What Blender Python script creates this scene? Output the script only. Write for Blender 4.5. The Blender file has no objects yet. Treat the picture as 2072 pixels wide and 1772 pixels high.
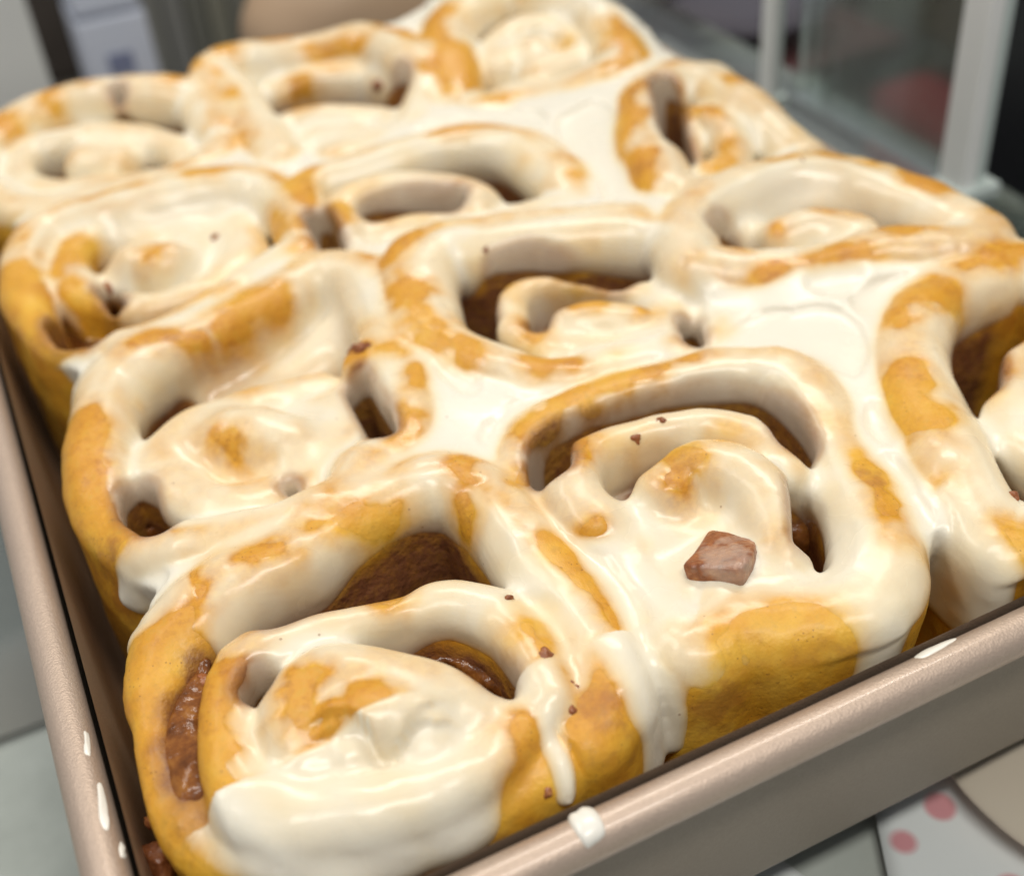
import bpy, math, random
import numpy as np
from mathutils import Matrix, Vector

# ------------------------------------------------------------------ camera, light, exposure
MM = 0.001
sc = bpy.context.scene
col = sc.collection
cam_d = bpy.data.cameras.new('camera')
cam = bpy.data.objects.new('camera', cam_d); col.objects.link(cam)
cam_d.sensor_fit = 'HORIZONTAL'; cam_d.sensor_width = 36.0
cam_d.lens = 2512.99 / 2072 * 36.0
cam_d.clip_start = 0.01; cam_d.clip_end = 50
cam.matrix_world = Matrix((
    (0.898884842, 0.324680492, -0.294259440, 18.373 * MM),
    (-0.431670947, 0.540780525, -0.721953334, -106.295 * MM),
    (-0.075274389, 0.775976160, 0.626254553, 218.603 * MM),
    (0, 0, 0, 1)))
cam_d.dof.use_dof = True
cam_d.dof.focus_distance = 0.227
cam_d.dof.aperture_fstop = 9.5
sc.camera = cam

w = bpy.data.worlds.new('World'); sc.world = w; w.use_nodes = True
w.node_tree.nodes['Background'].inputs[0].default_value = (0.93, 0.95, 1.0, 1)
w.node_tree.nodes['Background'].inputs[1].default_value = 0.33

def area(name, loc, target, sx, sy, power, colr):
    d = bpy.data.lights.new(name, 'AREA'); d.shape = 'RECTANGLE'; d.size = sx; d.size_y = sy
    d.energy = power; d.color = colr
    o = bpy.data.objects.new(name, d); col.objects.link(o)
    o.location = loc
    o.rotation_euler = (Vector(target) - Vector(loc)).to_track_quat('-Z', 'Y').to_euler()
    return o
area('ceiling_lamp', (0.75, 0.95, 1.75), (0.12, 0.12, 0.05), 1.2, 0.22, 17, (1.0, 0.95, 0.86))
area('ceiling_lamp', (-0.75, 0.75, 1.75), (0.12, 0.12, 0.05), 1.2, 0.22, 10, (1.0, 0.97, 0.92))
area('ceiling_lamp', (0.1, -0.65, 1.9), (0.12, 0.12, 0.05), 1.2, 0.22, 20, (1.0, 0.96, 0.9))
sc.view_settings.view_transform = 'Standard'; sc.view_settings.look = 'None'
sc.view_settings.exposure = 0.04; sc.view_settings.gamma = 1.0
sc.cycles.max_bounces = 10; sc.cycles.transparent_max_bounces = 12
sc.cycles.caustics_reflective = False; sc.cycles.caustics_refractive = False

# ------------------------------------------------------------------ helpers
def tag(o, label=None, cat=None, group=None, kind=None):
    if label: o['label'] = label
    if cat: o['category'] = cat
    if group: o['group'] = group
    if kind: o['kind'] = kind
    return o

def empty(name, loc=(0, 0, 0)):
    o = bpy.data.objects.new(name, None); col.objects.link(o); o.location = loc
    o.empty_display_size = 0.01
    return o

def mesh_obj(name, verts, faces, mat, parent=None, smooth=False):
    me = bpy.data.meshes.new(name)
    me.from_pydata([tuple(v) for v in verts], [], [tuple(f) for f in faces])
    if smooth:
        me.shade_smooth()
    me.materials.append(mat)
    o = bpy.data.objects.new(name, me); col.objects.link(o)
    if parent:
        o.parent = parent
        o.matrix_parent_inverse = Matrix.Translation(-parent.location)
    return o

class NT:
    def __init__(s, name):
        s.m = bpy.data.materials.new(name); s.m.use_nodes = True
        s.t = s.m.node_tree; s.t.nodes.clear()
        s.out = s.t.nodes.new('ShaderNodeOutputMaterial')
    def n(s, kind, **kw):
        nd = s.t.nodes.new('ShaderNode' + kind)
        for k, v in kw.items():
            if k.startswith('_'): setattr(nd, k[1:], v)
            else:
                key = int(k[1:]) if k[0] == 'i' and k[1:].isdigit() else k.replace('__', ' ')
                inp = nd.inputs[key]
                if hasattr(v, 'is_linked') or isinstance(v, bpy.types.NodeSocket): s.t.links.new(v, inp)
                else: inp.default_value = v
        return nd
    def noise(s, scale, detail=3, rough=0.5, vec=None):
        nd = s.n('TexNoise', Scale=scale, Detail=detail, Roughness=rough)
        s.t.links.new(vec or s.pos(), nd.inputs['Vector']); return nd.outputs['Fac']
    def pos(s):
        if not hasattr(s, '_p'): s._p = s.n('NewGeometry').outputs['Position']
        return s._p
    def ramp(s, fac, stops, interp='LINEAR'):
        nd = s.n('ValToRGB'); s.t.links.new(fac, nd.inputs[0]); cr = nd.color_ramp
        cr.interpolation = interp
        while len(cr.elements) < len(stops): cr.elements.new(0.5)
        for e, (p, c) in zip(cr.elements, stops):
            e.position = p; e.color = c if len(c) == 4 else (*c, 1)
        return nd.outputs[0]
    def mix(s, fac, a, b):
        nd = s.t.nodes.new('ShaderNodeMix'); nd.data_type = 'RGBA'
        for i, v in ((0, fac), (6, a), (7, b)):
            if isinstance(v, bpy.types.NodeSocket): s.t.links.new(v, nd.inputs[i])
            else: nd.inputs[i].default_value = v if i == 0 else (*v[:3], 1)
        return nd.outputs[2]
    def math(s, op, a, b=0.0, clamp=False):
        nd = s.n('Math', _operation=op, _use_clamp=clamp)
        for i, v in ((0, a), (1, b)):
            if isinstance(v, bpy.types.NodeSocket): s.t.links.new(v, nd.inputs[i])
            else: nd.inputs[i].default_value = v
        return nd.outputs[0]
    def attr(s, name): return s.n('Attribute', _attribute_name=name).outputs['Fac']
    def bump(s, h, dist, strength=1.0):
        return s.n('Bump', Height=h, Distance=dist, Strength=strength).outputs[0]
    def bsdf(s, **kw):
        p = s.n('BsdfPrincipled', **kw); s.t.links.new(p.outputs[0], s.out.inputs[0]); return p

def rgba(*c): return (*c, 1.0)

# ------------------------------------------------------------------ materials
def mat_plain(name, c, rough=0.5, metal=0.0, c2=None, scale=40, spec=0.5):
    t = NT(name)
    colr = rgba(*c) if c2 is None else t.mix(t.noise(scale, 3), c, c2)
    t.bsdf(Base__Color=colr, Roughness=rough, Metallic=metal, **{'Specular__IOR__Level': spec})
    return t.m

def dough_colour(t):
    """golden crumb, browner where the crust baked on the crests"""
    brown = t.attr('brown')
    n1 = t.noise(70, 4, 0.6); n2 = t.noise(420, 4, 0.65)
    base = t.ramp(n1, [(0.30, (0.58, 0.24, 0.018)), (0.5, (0.72, 0.37, 0.03)), (0.68, (0.84, 0.53, 0.07))])
    crust = t.ramp(n2, [(0.32, (0.46, 0.165, 0.014)), (0.5, (0.64, 0.275, 0.020)), (0.7, (0.76, 0.40, 0.035))])
    f = t.math('ADD', brown, t.math('MULTIPLY', t.math('SUBTRACT', n1, 0.5), 1.1), True)
    return t.mix(f, base, crust)

def make_dough():
    t = NT('baked_dough')
    c = dough_colour(t)
    cin = t.attr('cinnamon')
    cn = t.math('ADD', cin, t.math('MULTIPLY', t.math('SUBTRACT', t.noise(420, 4, 0.7), 0.5), 1.2), True)
    stain = t.ramp(t.noise(48, 5, 0.7), [(0.56, (0,) * 3), (0.66, (0.55,) * 3)])
    c = t.mix(stain, c, (0.36, 0.125, 0.025))
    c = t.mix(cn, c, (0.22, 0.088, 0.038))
    vor = t.n('TexVoronoi', Scale=900.0); t.t.links.new(t.pos(), vor.inputs['Vector'])
    pit = t.math('LESS_THAN', vor.outputs['Distance'], 0.16)
    pm = t.math('MULTIPLY', pit, t.math('GREATER_THAN', t.noise(120, 2), 0.56))
    c = t.mix(t.math('MULTIPLY', pm, 0.55), c, (0.22, 0.08, 0.02))
    h = t.math('ADD', t.math('MULTIPLY', t.noise(900, 5, 0.7), 0.55), t.math('MULTIPLY', pm, -0.9))
    h = t.math('ADD', h, t.math('MULTIPLY', t.noise(90, 4, 0.6), 1.6))
    h = t.math('ADD', h, t.math('MULTIPLY', t.math('MULTIPLY', cin, t.noise(380, 4, 0.65)), 3.0))
    nrm = t.bump(h, 0.00045, 0.7)
    rough = t.math('ADD', t.math('MULTIPLY', t.noise(220, 3), 0.35), 0.2)
    t.bsdf(Base__Color=c, Roughness=rough, Normal=nrm, **{'Specular__IOR__Level': 0.45, 'Coat__Weight': 0.08, 'Coat__Roughness': 0.2})
    return t.m

def make_icing():
    t = NT('poured_icing')
    thick = t.attr('thick')                       # millimetres of icing over the dough
    n = t.noise(110, 4, 0.6)
    tt = t.math('ADD', thick, t.math('MULTIPLY', t.math('SUBTRACT', n, 0.5), 0.35))
    cover = t.ramp(t.math('MULTIPLY', tt, 0.4), [(0.0, (0.02,)*3), (0.05, (0.34,)*3), (0.15, (0.62,)*3), (0.32, (0.83,)*3), (0.58, (0.95,)*3), (1.0, (1,)*3)])
    under = t.mix(t.math('MULTIPLY', t.math('MULTIPLY', tt, 1.6, True), 0.6), dough_colour(t), (0.88, 0.62, 0.09))
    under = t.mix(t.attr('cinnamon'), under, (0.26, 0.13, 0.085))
    white = t.mix(t.noise(60, 3), (0.79, 0.74, 0.605), (0.81, 0.77, 0.66))
    c = t.mix(cover, under, white)
    vor = t.n('TexVoronoi', Scale=230.0); t.t.links.new(t.pos(), vor.inputs['Vector'])
    sp = t.math('LESS_THAN', vor.outputs['Distance'], 0.06)
    sp = t.math('MULTIPLY', sp, t.math('GREATER_THAN', t.noise(45, 2), 0.54))
    c = t.mix(t.math('MULTIPLY', sp, 0.55), c, (0.30, 0.15, 0.07))
    h = t.math('ADD', t.math('MULTIPLY', t.noise(130, 3, 0.5), 1.0), t.math('MULTIPLY', t.noise(900, 2), 0.06))
    nrm = t.bump(h, 0.0004, 0.5)
    sss = t.math('MULTIPLY', t.attr('body'), 0.6)
    rough = t.math('ADD', t.math('MULTIPLY', t.noise(70, 3), 0.3), 0.12)
    p = t.bsdf(Base__Color=c, Roughness=rough, Normal=nrm, **{'Specular__IOR__Level': 0.42, 'Subsurface__Weight': sss, 'Subsurface__Radius': (1.0, 0.75, 0.5), 'Subsurface__Scale': 0.0016})
    p.subsurface_method = 'BURLEY'
    return t.m

def make_filling():
    t = NT('cinnamon_filling')
    n = t.noise(330, 4, 0.65)
    c = t.ramp(n, [(0.3, (0.08, 0.024, 0.006)), (0.55, (0.21, 0.072, 0.015)), (0.75, (0.36, 0.15, 0.03))])
    nrm = t.bump(t.noise(300, 3, 0.55), 0.0007, 0.7)
    t.bsdf(Base__Color=c, Roughness=0.2, Normal=nrm, **{'Specular__IOR__Level': 0.35})
    return t.m

def make_pan_metal(name, c, c2, rough, metal, flake, coat=0.0):
    t = NT(name)
    n2 = t.noise(35, 3)
    vor = t.n('TexVoronoi', Scale=2400.0); t.t.links.new(t.pos(), vor.inputs['Vector'])
    colr = t.mix(n2, c, c2)
    colr = t.mix(t.math('MULTIPLY', t.noise(1500, 3, 0.7), 0.5), colr, tuple(min(1, v * 1.5) for v in c2))
    h = t.math('ADD', vor.outputs['Distance'], t.math('MULTIPLY', t.noise(700, 3), 1.2))
    nrm = t.bump(h, 0.00022, flake)
    r = t.math('ADD', t.math('MULTIPLY', n2, 0.12), rough)
    t.bsdf(Base__Color=colr, Roughness=r, Metallic=metal, Normal=nrm, **{'Coat__Weight': coat, 'Coat__Roughness': 0.1})
    return t.m

def make_glass():
    t = NT('shelf_glass')
    fr = t.n('LayerWeight', Blend=0.25).outputs['Fresnel']
    tr = t.n('BsdfTransparent', Color=rgba(0.95, 0.965, 0.955)); gl = t.n('BsdfGlossy', Color=rgba(0.95, 0.98, 0.96), Roughness=0.03)
    mx = t.n('MixShader'); t.t.links.new(t.math('MULTIPLY', fr, 0.8), mx.inputs[0]); t.t.links.new(tr.outputs[0], mx.inputs[1]); t.t.links.new(gl.outputs[0], mx.inputs[2])
    t.t.links.new(mx.outputs[0], t.out.inputs[0])
    return t.m

def make_marble():
    t = NT('grey_counter')
    n = t.noise(14, 6, 0.62)
    c = t.ramp(n, [(0.3, (0.42, 0.425, 0.40)), (0.5, (0.56, 0.57, 0.54)), (0.66, (0.66, 0.67, 0.64))])
    t.bsdf(Base__Color=c, Roughness=0.35)
    return t.m

M = dict(
    dough=make_dough(), icing=make_icing(), filling=make_filling(),
    rim=make_pan_metal('champagne_rim', (0.40, 0.305, 0.235), (0.46, 0.36, 0.285), 0.42, 0.5, 0.25, 0.3),
    wall=make_pan_metal('pan_coating', (0.27, 0.225, 0.17), (0.30, 0.255, 0.195), 0.5, 0.1, 0.12),
    inner=make_pan_metal('pan_inside', (0.30, 0.215, 0.15), (0.36, 0.265, 0.19), 0.38, 0.4, 0.3),
    glass=make_glass(), counter=make_marble(),
)

# ------------------------------------------------------------------ the traced pastry: x, y, crest height, half width (mm)
# <data>
ROLLS = {
 (0, 0): [
  ('o', [(66.2,10.3,52,7.91),(55.2,10.0,51,7.91),(44.5,11.2,51,7.91),(31.3,14.2,51,7.91),(18.5,20.2,51,7.91),(12.1,25.5,52,6.98),(8.8,32.8,53,5.58),(8.3,41.1,54,4.65),(10.3,49.7,55,4.84),(13.8,58.2,56,6.51),(19.9,64.8,58,8.37),(30.9,70.3,59,8.37),(43.2,71.9,60,8.37),(56.4,75.5,60,8.37),(69.9,77.8,60,8.37),(78.5,75.3,60,8.37),(82.8,63.8,59,8.37),(84.2,49.3,59,8.37),(85.5,37.8,58,8.37),(84.3,26.4,57,8.37),(79.9,15.9,56,8.37),(74.2,11.5,54,8.37)]),
  ('i', [(19.2,23.8,57,5.1),(19.0,29.5,58,5.1),(20.6,36.8,59,5.1),(22.7,42.3,60,4.67),(26.1,47.3,60,4.67),(32.3,48.9,60,4.67),(39.5,48.8,60,4.25),(46.4,47.5,60,4.25),(54.9,47.5,60,5.1),(62.9,46.1,60,5.95),(69.0,42.6,59,5.95),(72.4,35.5,58,5.95),(72.9,26.6,58,5.95),(71.5,18.5,57,5.95)]),
  ('s', [(60.8,17.1,56,6.44),(58.3,22.8,59,6.44),(51.5,29.1,62,6.44),(43.0,34.1,63,6.26),(35.3,34.9,62,5.98),(31.2,30.2,61,5.7),(31.1,24.5,58,5.52)]),
  ('s', [(37.6,22.6,58,5.06),(39.0,25.6,62.5,5.52),(44.0,24.8,63.5,5.98),(48.6,20.7,62,5.98),(49.2,18.4,58,5.52)]),
  ('i', [(64.1,15.5,57,5.1),(55.4,10.9,57,5.1),(43.6,11.0,57,5.1),(33.1,14.0,57,5.1),(24.9,18.5,57,5.1),(19.9,23.5,57,5.1)]),
  ('k', [(23.6,32.7,50,7.36),(32.5,25.5,50,7.36),(44.7,22.5,51,8.28),(56.4,20.6,51,7.36)]),
 ],
 (0, 1): [
  ('o', [(66.0,87.8,59,8.37),(57.1,80.2,60,7.44),(45.5,79.4,60,6.51),(34.9,81.2,59,6.51),(24.8,85.1,58,6.51),(16.9,92.5,57,6.51),(13.2,105.2,56,7.44),(13.6,118.0,57,7.44),(16.1,130.7,58,7.44),(21.3,146.7,58,8.37),(29.8,153.5,59,8.37),(41.6,158.3,59,8.37),(54.7,160.5,60,8.37),(67.4,165.0,60,8.37),(80.5,169.2,60,8.37),(89.9,161.7,60,8.37),(89.5,143.4,59,8.37),(85.8,125.8,59,8.37),(82.5,109.7,59,8.37),(77.6,96.1,59,8.37),(71.3,90.2,59,8.37)]),
  ('i', [(67.3,130.3,52,5.1),(57.4,129.1,53,5.1),(46.7,127.5,54,5.1),(37.1,126.0,54,5.1),(29.2,120.6,54,5.1),(26.1,112.9,54,5.1),(28.6,104.9,54,5.52),(34.3,98.3,54,5.52),(42.8,94.8,54,5.52),(52.6,95.7,53,5.52),(61.6,99.7,53,5.52),(67.0,108.4,53,5.1),(68.7,120.4,52,5.1)]),
  ('k', [(44.4,116.4,57.5,6.44),(48.9,112.2,58.5,6.9),(53.5,107.9,57.5,6.44)]),
  ('k', [(37.2,115.4,51.5,7.36),(46.7,109.8,51.5,8.28),(56.3,108.0,51.5,7.36),(61.1,119.3,51.5,6.44)]),
  ('k', [(76.8,124.9,58.0,4.6),(78.5,118.2,58.0,4.6)]),
  ('k', [(47.5,152.4,43.5,8.28),(60.4,152.5,44.5,9.2),(71.9,150.8,46.5,9.2),(82.0,152.2,49.5,9.2)]),
 ],
 (0, 2): [
  ('o', [(80.8,183.0,59,8.37),(68.0,176.4,59,6.98),(53.0,169.2,59,6.04),(40.4,163.7,58.5,6.04),(28.1,163.5,58,6.04),(17.6,173.0,57,6.51),(12.5,186.5,57,6.51),(11.5,205.0,57,7.44),(14.3,222.2,58,7.44),(23.1,235.9,58,7.44),(37.6,237.8,59,7.91),(54.4,234.9,60,8.37),(71.0,231.1,60,8.37),(83.3,222.7,60,8.37),(87.0,206.0,60,8.37),(85.5,190.4,60,8.37)]),
  ('i', [(72.1,214.3,53,5.95),(69.0,197.8,54,5.95),(59.7,188.7,54,5.95),(50.5,184.4,54,5.52),(38.9,184.7,54,5.52),(29.1,193.2,54,5.52),(23.0,204.4,55,5.52),(24.1,218.8,55,5.52),(30.4,227.4,55,5.52),(42.8,234.9,54,5.95),(58.0,231.8,54,6.8),(70.5,223.5,54,6.8)]),
  ('k', [(42.2,206.5,56,6.44),(48.5,200.4,57,6.44)]),
  ('k', [(39.1,207.8,51,7.36),(51.6,202.7,51,8.28),(60.3,214.1,52,8.28),(46.2,226.7,52,7.36)]),
 ],
 (0, 3): [
  ('o', [(82.2,267.3,60,8.37),(82.3,291.8,61,8.37),(72.1,299.8,65,8.37),(54.2,307.8,65,8.37),(36.8,314.4,62,8.37),(21.2,307.5,61,8.37),(10.3,296.0,60,8.37),(8.6,274.2,58,7.44),(17.4,255.8,57,7.44),(33.1,247.1,57,6.51),(54.6,245.4,57,6.51),(70.7,249.9,57,7.44),(80.4,256.8,58,8.37)]),
  ('i', [(60.1,252.1,55,5.1),(41.6,257.0,55,5.52),(25.5,265.9,55,5.52),(20.5,280.5,56,5.52),(27.1,294.5,56,5.52),(41.4,294.1,57,5.52),(57.0,284.9,57,5.52),(67.1,271.1,56,5.52),(67.8,258.7,55,5.1)]),
  ('k', [(41.3,277.2,56.5,7.36),(49.4,271.6,56.5,7.36)]),
 ],
 (1, 0): [
  ('o', [(108.5,16.9,58,8.37),(98.5,17.0,57,8.37),(97.8,29.1,55,8.37),(97.0,43.9,56,8.37),(94.9,55.9,57,7.91),(93.4,67.0,57,7.44),(95.7,76.0,58,6.98),(104.0,82.1,59,5.86),(115.7,84.0,59,5.58),(128.5,83.0,60,5.58),(140.4,80.0,60,5.86),(150.8,74.6,60,6.51),(155.8,67.3,60,8.37),(154.8,57.1,59,8.37),(151.1,45.6,58,8.37),(146.4,32.5,58,9.3),(141.4,21.0,58,9.3),(133.4,12.3,58,9.3),(124.2,10.0,58,8.84),(115.8,12.8,58,8.84),(108.2,16.5,58,8.37)]),
  ('i', [(96.9,49.3,60,6.8),(96.5,56.4,61,5.95),(99.3,62.8,62,5.52),(106.0,66.0,62,5.1),(115.1,66.0,62,4.67),(124.9,63.0,62,4.67),(132.9,57.2,62,4.67),(137.2,49.6,61,4.25),(137.5,43.3,59,4.25)]),
  ('s', [(113.6,50.2,62.5,6.44),(118.3,51.5,64.5,5.98),(124.0,49.0,64.5,6.44),(127.4,40.6,63.5,6.44),(126.4,31.9,62.5,6.44),(122.4,24.5,60.5,5.98),(118.8,21.3,57.5,5.52)]),
  ('k', [(100.3,48.1,55.5,8.28),(108.4,43.4,55.5,9.2),(115.8,35.9,55.5,9.2),(107.8,28.5,55.5,9.2),(114.0,25.0,55.5,8.28)]),
 ],
 (1, 1): [
  ('o', [(157.5,134.6,63,7.44),(154.0,139.6,64,10.23),(145.6,143.9,64,11.16),(133.7,148.1,64,11.16),(121.6,151.9,64,11.16),(112.9,157.0,64,10.7),(104.9,154.0,64,10.7),(98.6,144.7,63,10.7),(95.8,132.6,62,9.77),(94.8,121.5,61,8.37),(98.9,111.3,60,7.44),(105.6,102.1,59,6.51),(114.5,95.4,59,6.04),(128.4,93.5,59,6.04),(142.8,91.9,58,6.51),(153.4,94.1,57,6.51),(161.1,107.9,55,6.51),(163.0,122.2,54,5.58)]),
  ('i', [(117.6,109.1,56.5,4.67),(113.8,118.1,57.5,4.67),(116.5,127.7,57.5,4.67),(123.0,132.8,57.5,4.25),(131.9,131.7,57.5,4.25),(139.9,126.0,57.5,4.25),(146.7,118.5,57.5,4.67),(149.2,110.1,56.5,4.67),(146.2,100.7,56.5,4.67),(139.2,96.8,56.5,4.67),(128.2,100.1,56.5,4.67),(117.1,108.2,56.5,4.67)]),
  ('k', [(124.7,115.1,59.5,5.06),(132.4,112.1,60.5,5.52),(138.4,106.4,59.5,5.06)]),
 ],
 (1, 2): [
  ('o', [(93.4,172.8,57,7.44),(88.6,186.2,58,6.51),(87.2,202.4,60,7.44),(94.3,214.7,61,8.37),(109.6,215.4,61,8.37),(126.5,214.8,62,8.37),(141.5,213.1,62,8.37),(153.1,203.5,62,8.84),(156.8,188.7,61,8.84),(156.5,173.1,60,8.37),(152.7,163.2,58,8.37),(138.2,167.4,56,7.44)]),
  ('i', [(92.9,181.2,60.5,5.52),(95.9,193.3,61.5,5.52),(104.3,196.3,62.5,5.52),(115.0,193.6,62.5,5.52),(123.8,186.5,61.5,5.52),(129.6,176.4,60.5,5.95)]),
  ('k', [(102.6,182.3,57,6.44),(112.1,180.9,57,6.44),(124.0,174.6,57,6.44)]),
 ],
 (1, 3): [
  ('o', [(92.8,240.1,58,8.37),(91.5,260.8,60,8.37),(92.7,286.3,62,8.37),(90.0,303.8,66,8.37),(101.0,305.7,67,8.37),(119.3,297.5,67,8.37),(138.3,290.9,68,8.37),(146.8,275.9,69,8.37),(148.0,257.7,68,8.37),(144.4,246.3,63,8.37),(134.9,232.0,61,8.37),(123.5,228.5,59,7.44),(108.0,229.7,58,7.44)]),
  ('i', [(107.9,289.2,58,5.95),(121.2,286.3,60,5.52),(136.5,280.1,60,5.52),(143.1,265.4,60,5.52)]),
  ('i', [(96.9,254.7,56,5.1),(103.7,259.7,58,5.1),(117.9,252.8,59,5.1),(130.0,245.6,58,5.1),(128.1,236.7,57,5.1)]),
  ('k', [(108.2,243.8,58,5.98),(116.2,239.4,58,5.98)]),
 ],
 (2, 0): [
  ('o', [(228.2,77.7,60,8.37),(215.1,78.2,60,8.37),(203.1,76.9,60,8.37),(192.2,71.5,60,8.84),(181.5,60.4,61,9.3),(174.0,48.3,61,9.77),(168.3,36.4,61,9.77),(164.7,25.7,60,9.3),(162.3,16.1,59,9.3),(162.6,8.6,58,9.3),(172.1,7.7,58,9.3),(190.6,8.0,58,9.3),(209.8,13.9,58,9.3),(224.1,24.3,58,9.3),(232.0,43.0,58,9.3),(232.7,62.3,59,8.37),(228.2,77.7,60,8.37)]),
  ('i', [(183.4,24.0,57,5.95),(186.0,33.5,57,5.95),(191.8,42.1,58,5.52),(203.1,49.9,58,5.52),(214.9,51.4,58,5.1),(219.3,41.5,57,5.95),(210.0,28.6,57,5.95),(193.9,23.1,57,5.95),(183.4,24.0,57,5.95)]),
  ('k', [(195.4,34.4,59,7.36),(204.0,35.1,59,7.36)]),
 ],
 (2, 1): [
  ('o', [(159.0,114.9,64.5,8.37),(164.3,125.7,64.5,8.37),(173.6,134.7,64.5,7.91),(188.5,139.2,64.5,7.91),(205.3,139.0,64.5,8.37),(217.9,130.4,64.5,8.84),(224.5,114.9,64.5,8.84),(225.4,99.3,63.5,8.37),(226.0,89.3,62.5,8.37),(219.2,86.7,62.5,8.37),(208.4,91.7,63.5,7.44),(192.2,96.8,63.5,7.44),(178.0,100.5,63.5,7.91),(167.4,107.4,63.5,8.37),(158.9,113.6,64.5,8.37)]),
  ('i', [(183.3,128.7,56.5,5.1),(186.1,134.0,57.5,5.1),(196.4,134.5,58.5,5.1),(207.5,130.4,58.5,5.1),(217.7,120.9,57.5,5.1),(220.2,112.0,56.5,5.1)]),
  ('k', [(188.9,117.6,60.0,5.52),(196.1,115.2,61.0,5.52),(203.7,109.3,60.0,5.52)]),
  ('k', [(166.6,114.3,54.0,9.2),(173.1,104.8,54.0,11.04),(183.6,99.4,54.0,11.04),(196.9,97.6,54.0,10.12)]),
 ],
 (2, 2): [
  ('o', [(219.3,201.8,66,8.37),(209.9,206.4,66,8.37),(195.5,196.7,66,8.37),(184.1,180.0,66,8.37),(177.8,162.6,65,8.37),(176.0,149.5,63,8.37),(186.0,144.6,60,7.44),(205.7,148.0,58,7.44),(221.5,151.7,58,7.44),(221.0,158.2,60,7.44),(220.3,169.3,62,7.44),(219.0,182.7,65,8.37),(219.5,199.4,66,8.37)]),
  ('i', [(191.1,168.8,58,5.1),(201.3,183.9,60,5.1),(207.1,182.6,62,5.52),(208.2,172.4,61,5.52),(201.2,160.6,60,5.1),(193.3,158.2,58,5.1)]),
 ],
 (2, 3): [
  ('o', [(150.0,236.1,62,9.3),(155.1,250.5,67,9.3),(162.7,271.4,70,9.3),(173.9,284.2,72,9.3),(193.3,289.6,73,9.3),(207.0,275.1,74,9.3),(208.7,250.4,74,8.37),(203.8,228.7,72,8.37),(199.9,218.9,69,8.37),(186.3,219.6,65,8.37),(170.2,228.9,61,9.3),(153.9,233.8,61,9.3)]),
  ('i', [(172.0,250.3,63,5.95),(179.7,266.2,66,5.95),(192.8,266.3,68,5.95),(200.5,252.7,67,5.95),(195.2,239.6,65,5.95),(181.5,240.8,63,5.95)]),
  ('k', [(185.3,251.5,66,5.98)]),
 ],
}
CAVITIES = [
  ([(34.5,53.2,60.0,3.6),(41.1,53.6,60.0,3.6),(48.5,53.2,60.0,3.6),(56.9,52.7,60.0,3.6)],36),
  ([(58.9,36.7,60.0,3.6),(62.7,30.4,60.0,3.6),(65.1,24.6,60.0,3.6)],34),
  ([(26.1,39.8,60.0,2.2),(28.5,42.1,60.0,2.2)],42),
  ([(20.5,107.1,60.0,4.2),(19.6,99.7,60.0,4.2),(22.0,91.9,60.0,4.2)],32),
  ([(73.4,118.1,60.0,3.4),(72.7,108.8,60.0,3.4),(72.7,101.5,60.0,3.4),(71.7,95.2,60.0,3.4)],32),
  ([(49.5,93.5,60.0,2.2)],44),
  ([(95.9,65.0,60.0,5.0),(98.7,71.4,60.0,5.0),(105.7,74.1,60.0,5.0),(116.2,74.1,60.0,5.0),(132.2,71.0,60.0,5.0),(142.5,66.1,60.0,5.0),(144.7,57.8,60.0,5.0),(143.0,49.4,60.0,5.0)],32),
  ([(133.9,34.8,60.0,3.0),(126.9,24.0,60.0,3.0)],36),
  ([(119.7,139.7,60.0,3.6),(130.4,136.4,60.0,3.6),(145.3,123.2,60.0,3.6)],36),
  ([(113.6,136.7,60.0,2.6),(109.5,125.0,60.0,2.6)],36),
  ([(118.1,115.9,60.0,2.6),(124.4,119.4,60.0,2.6),(135.1,117.2,60.0,2.6)],45),
  ([(149.0,98.8,60.0,3.2),(145.7,91.3,60.0,3.2)],34),
  ([(89.2,191.1,60.0,4.0),(88.7,177.3,60.0,4.0)],34),
  ([(104.2,187.1,60.0,4.0),(115.1,183.8,60.0,4.0),(124.0,177.2,60.0,4.0)],36),
  ([(121.1,261.3,60.0,5.0),(131.4,257.2,60.0,5.0),(138.3,255.5,60.0,5.0)],30),
  ([(17.2,183.4,60.0,4.0),(18.6,173.5,60.0,4.0),(24.5,166.8,60.0,4.0)],32),
  ([(30.9,196.9,60.0,3.0),(32.4,188.3,60.0,3.0)],42),
  ([(202.2,197.8,60.0,5.0),(194.3,180.7,60.0,5.0),(189.4,168.7,60.0,5.0)],36),
  ([(173.1,123.5,60.0,3.0),(177.1,126.3,60.0,3.0)],40),
  ([(189.2,47.7,60.0,5.0),(197.7,56.5,60.0,5.0),(205.2,58.6,60.0,5.0)],34),
  ([(58.5,299.8,60.0,3.0)],42),
]
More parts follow.
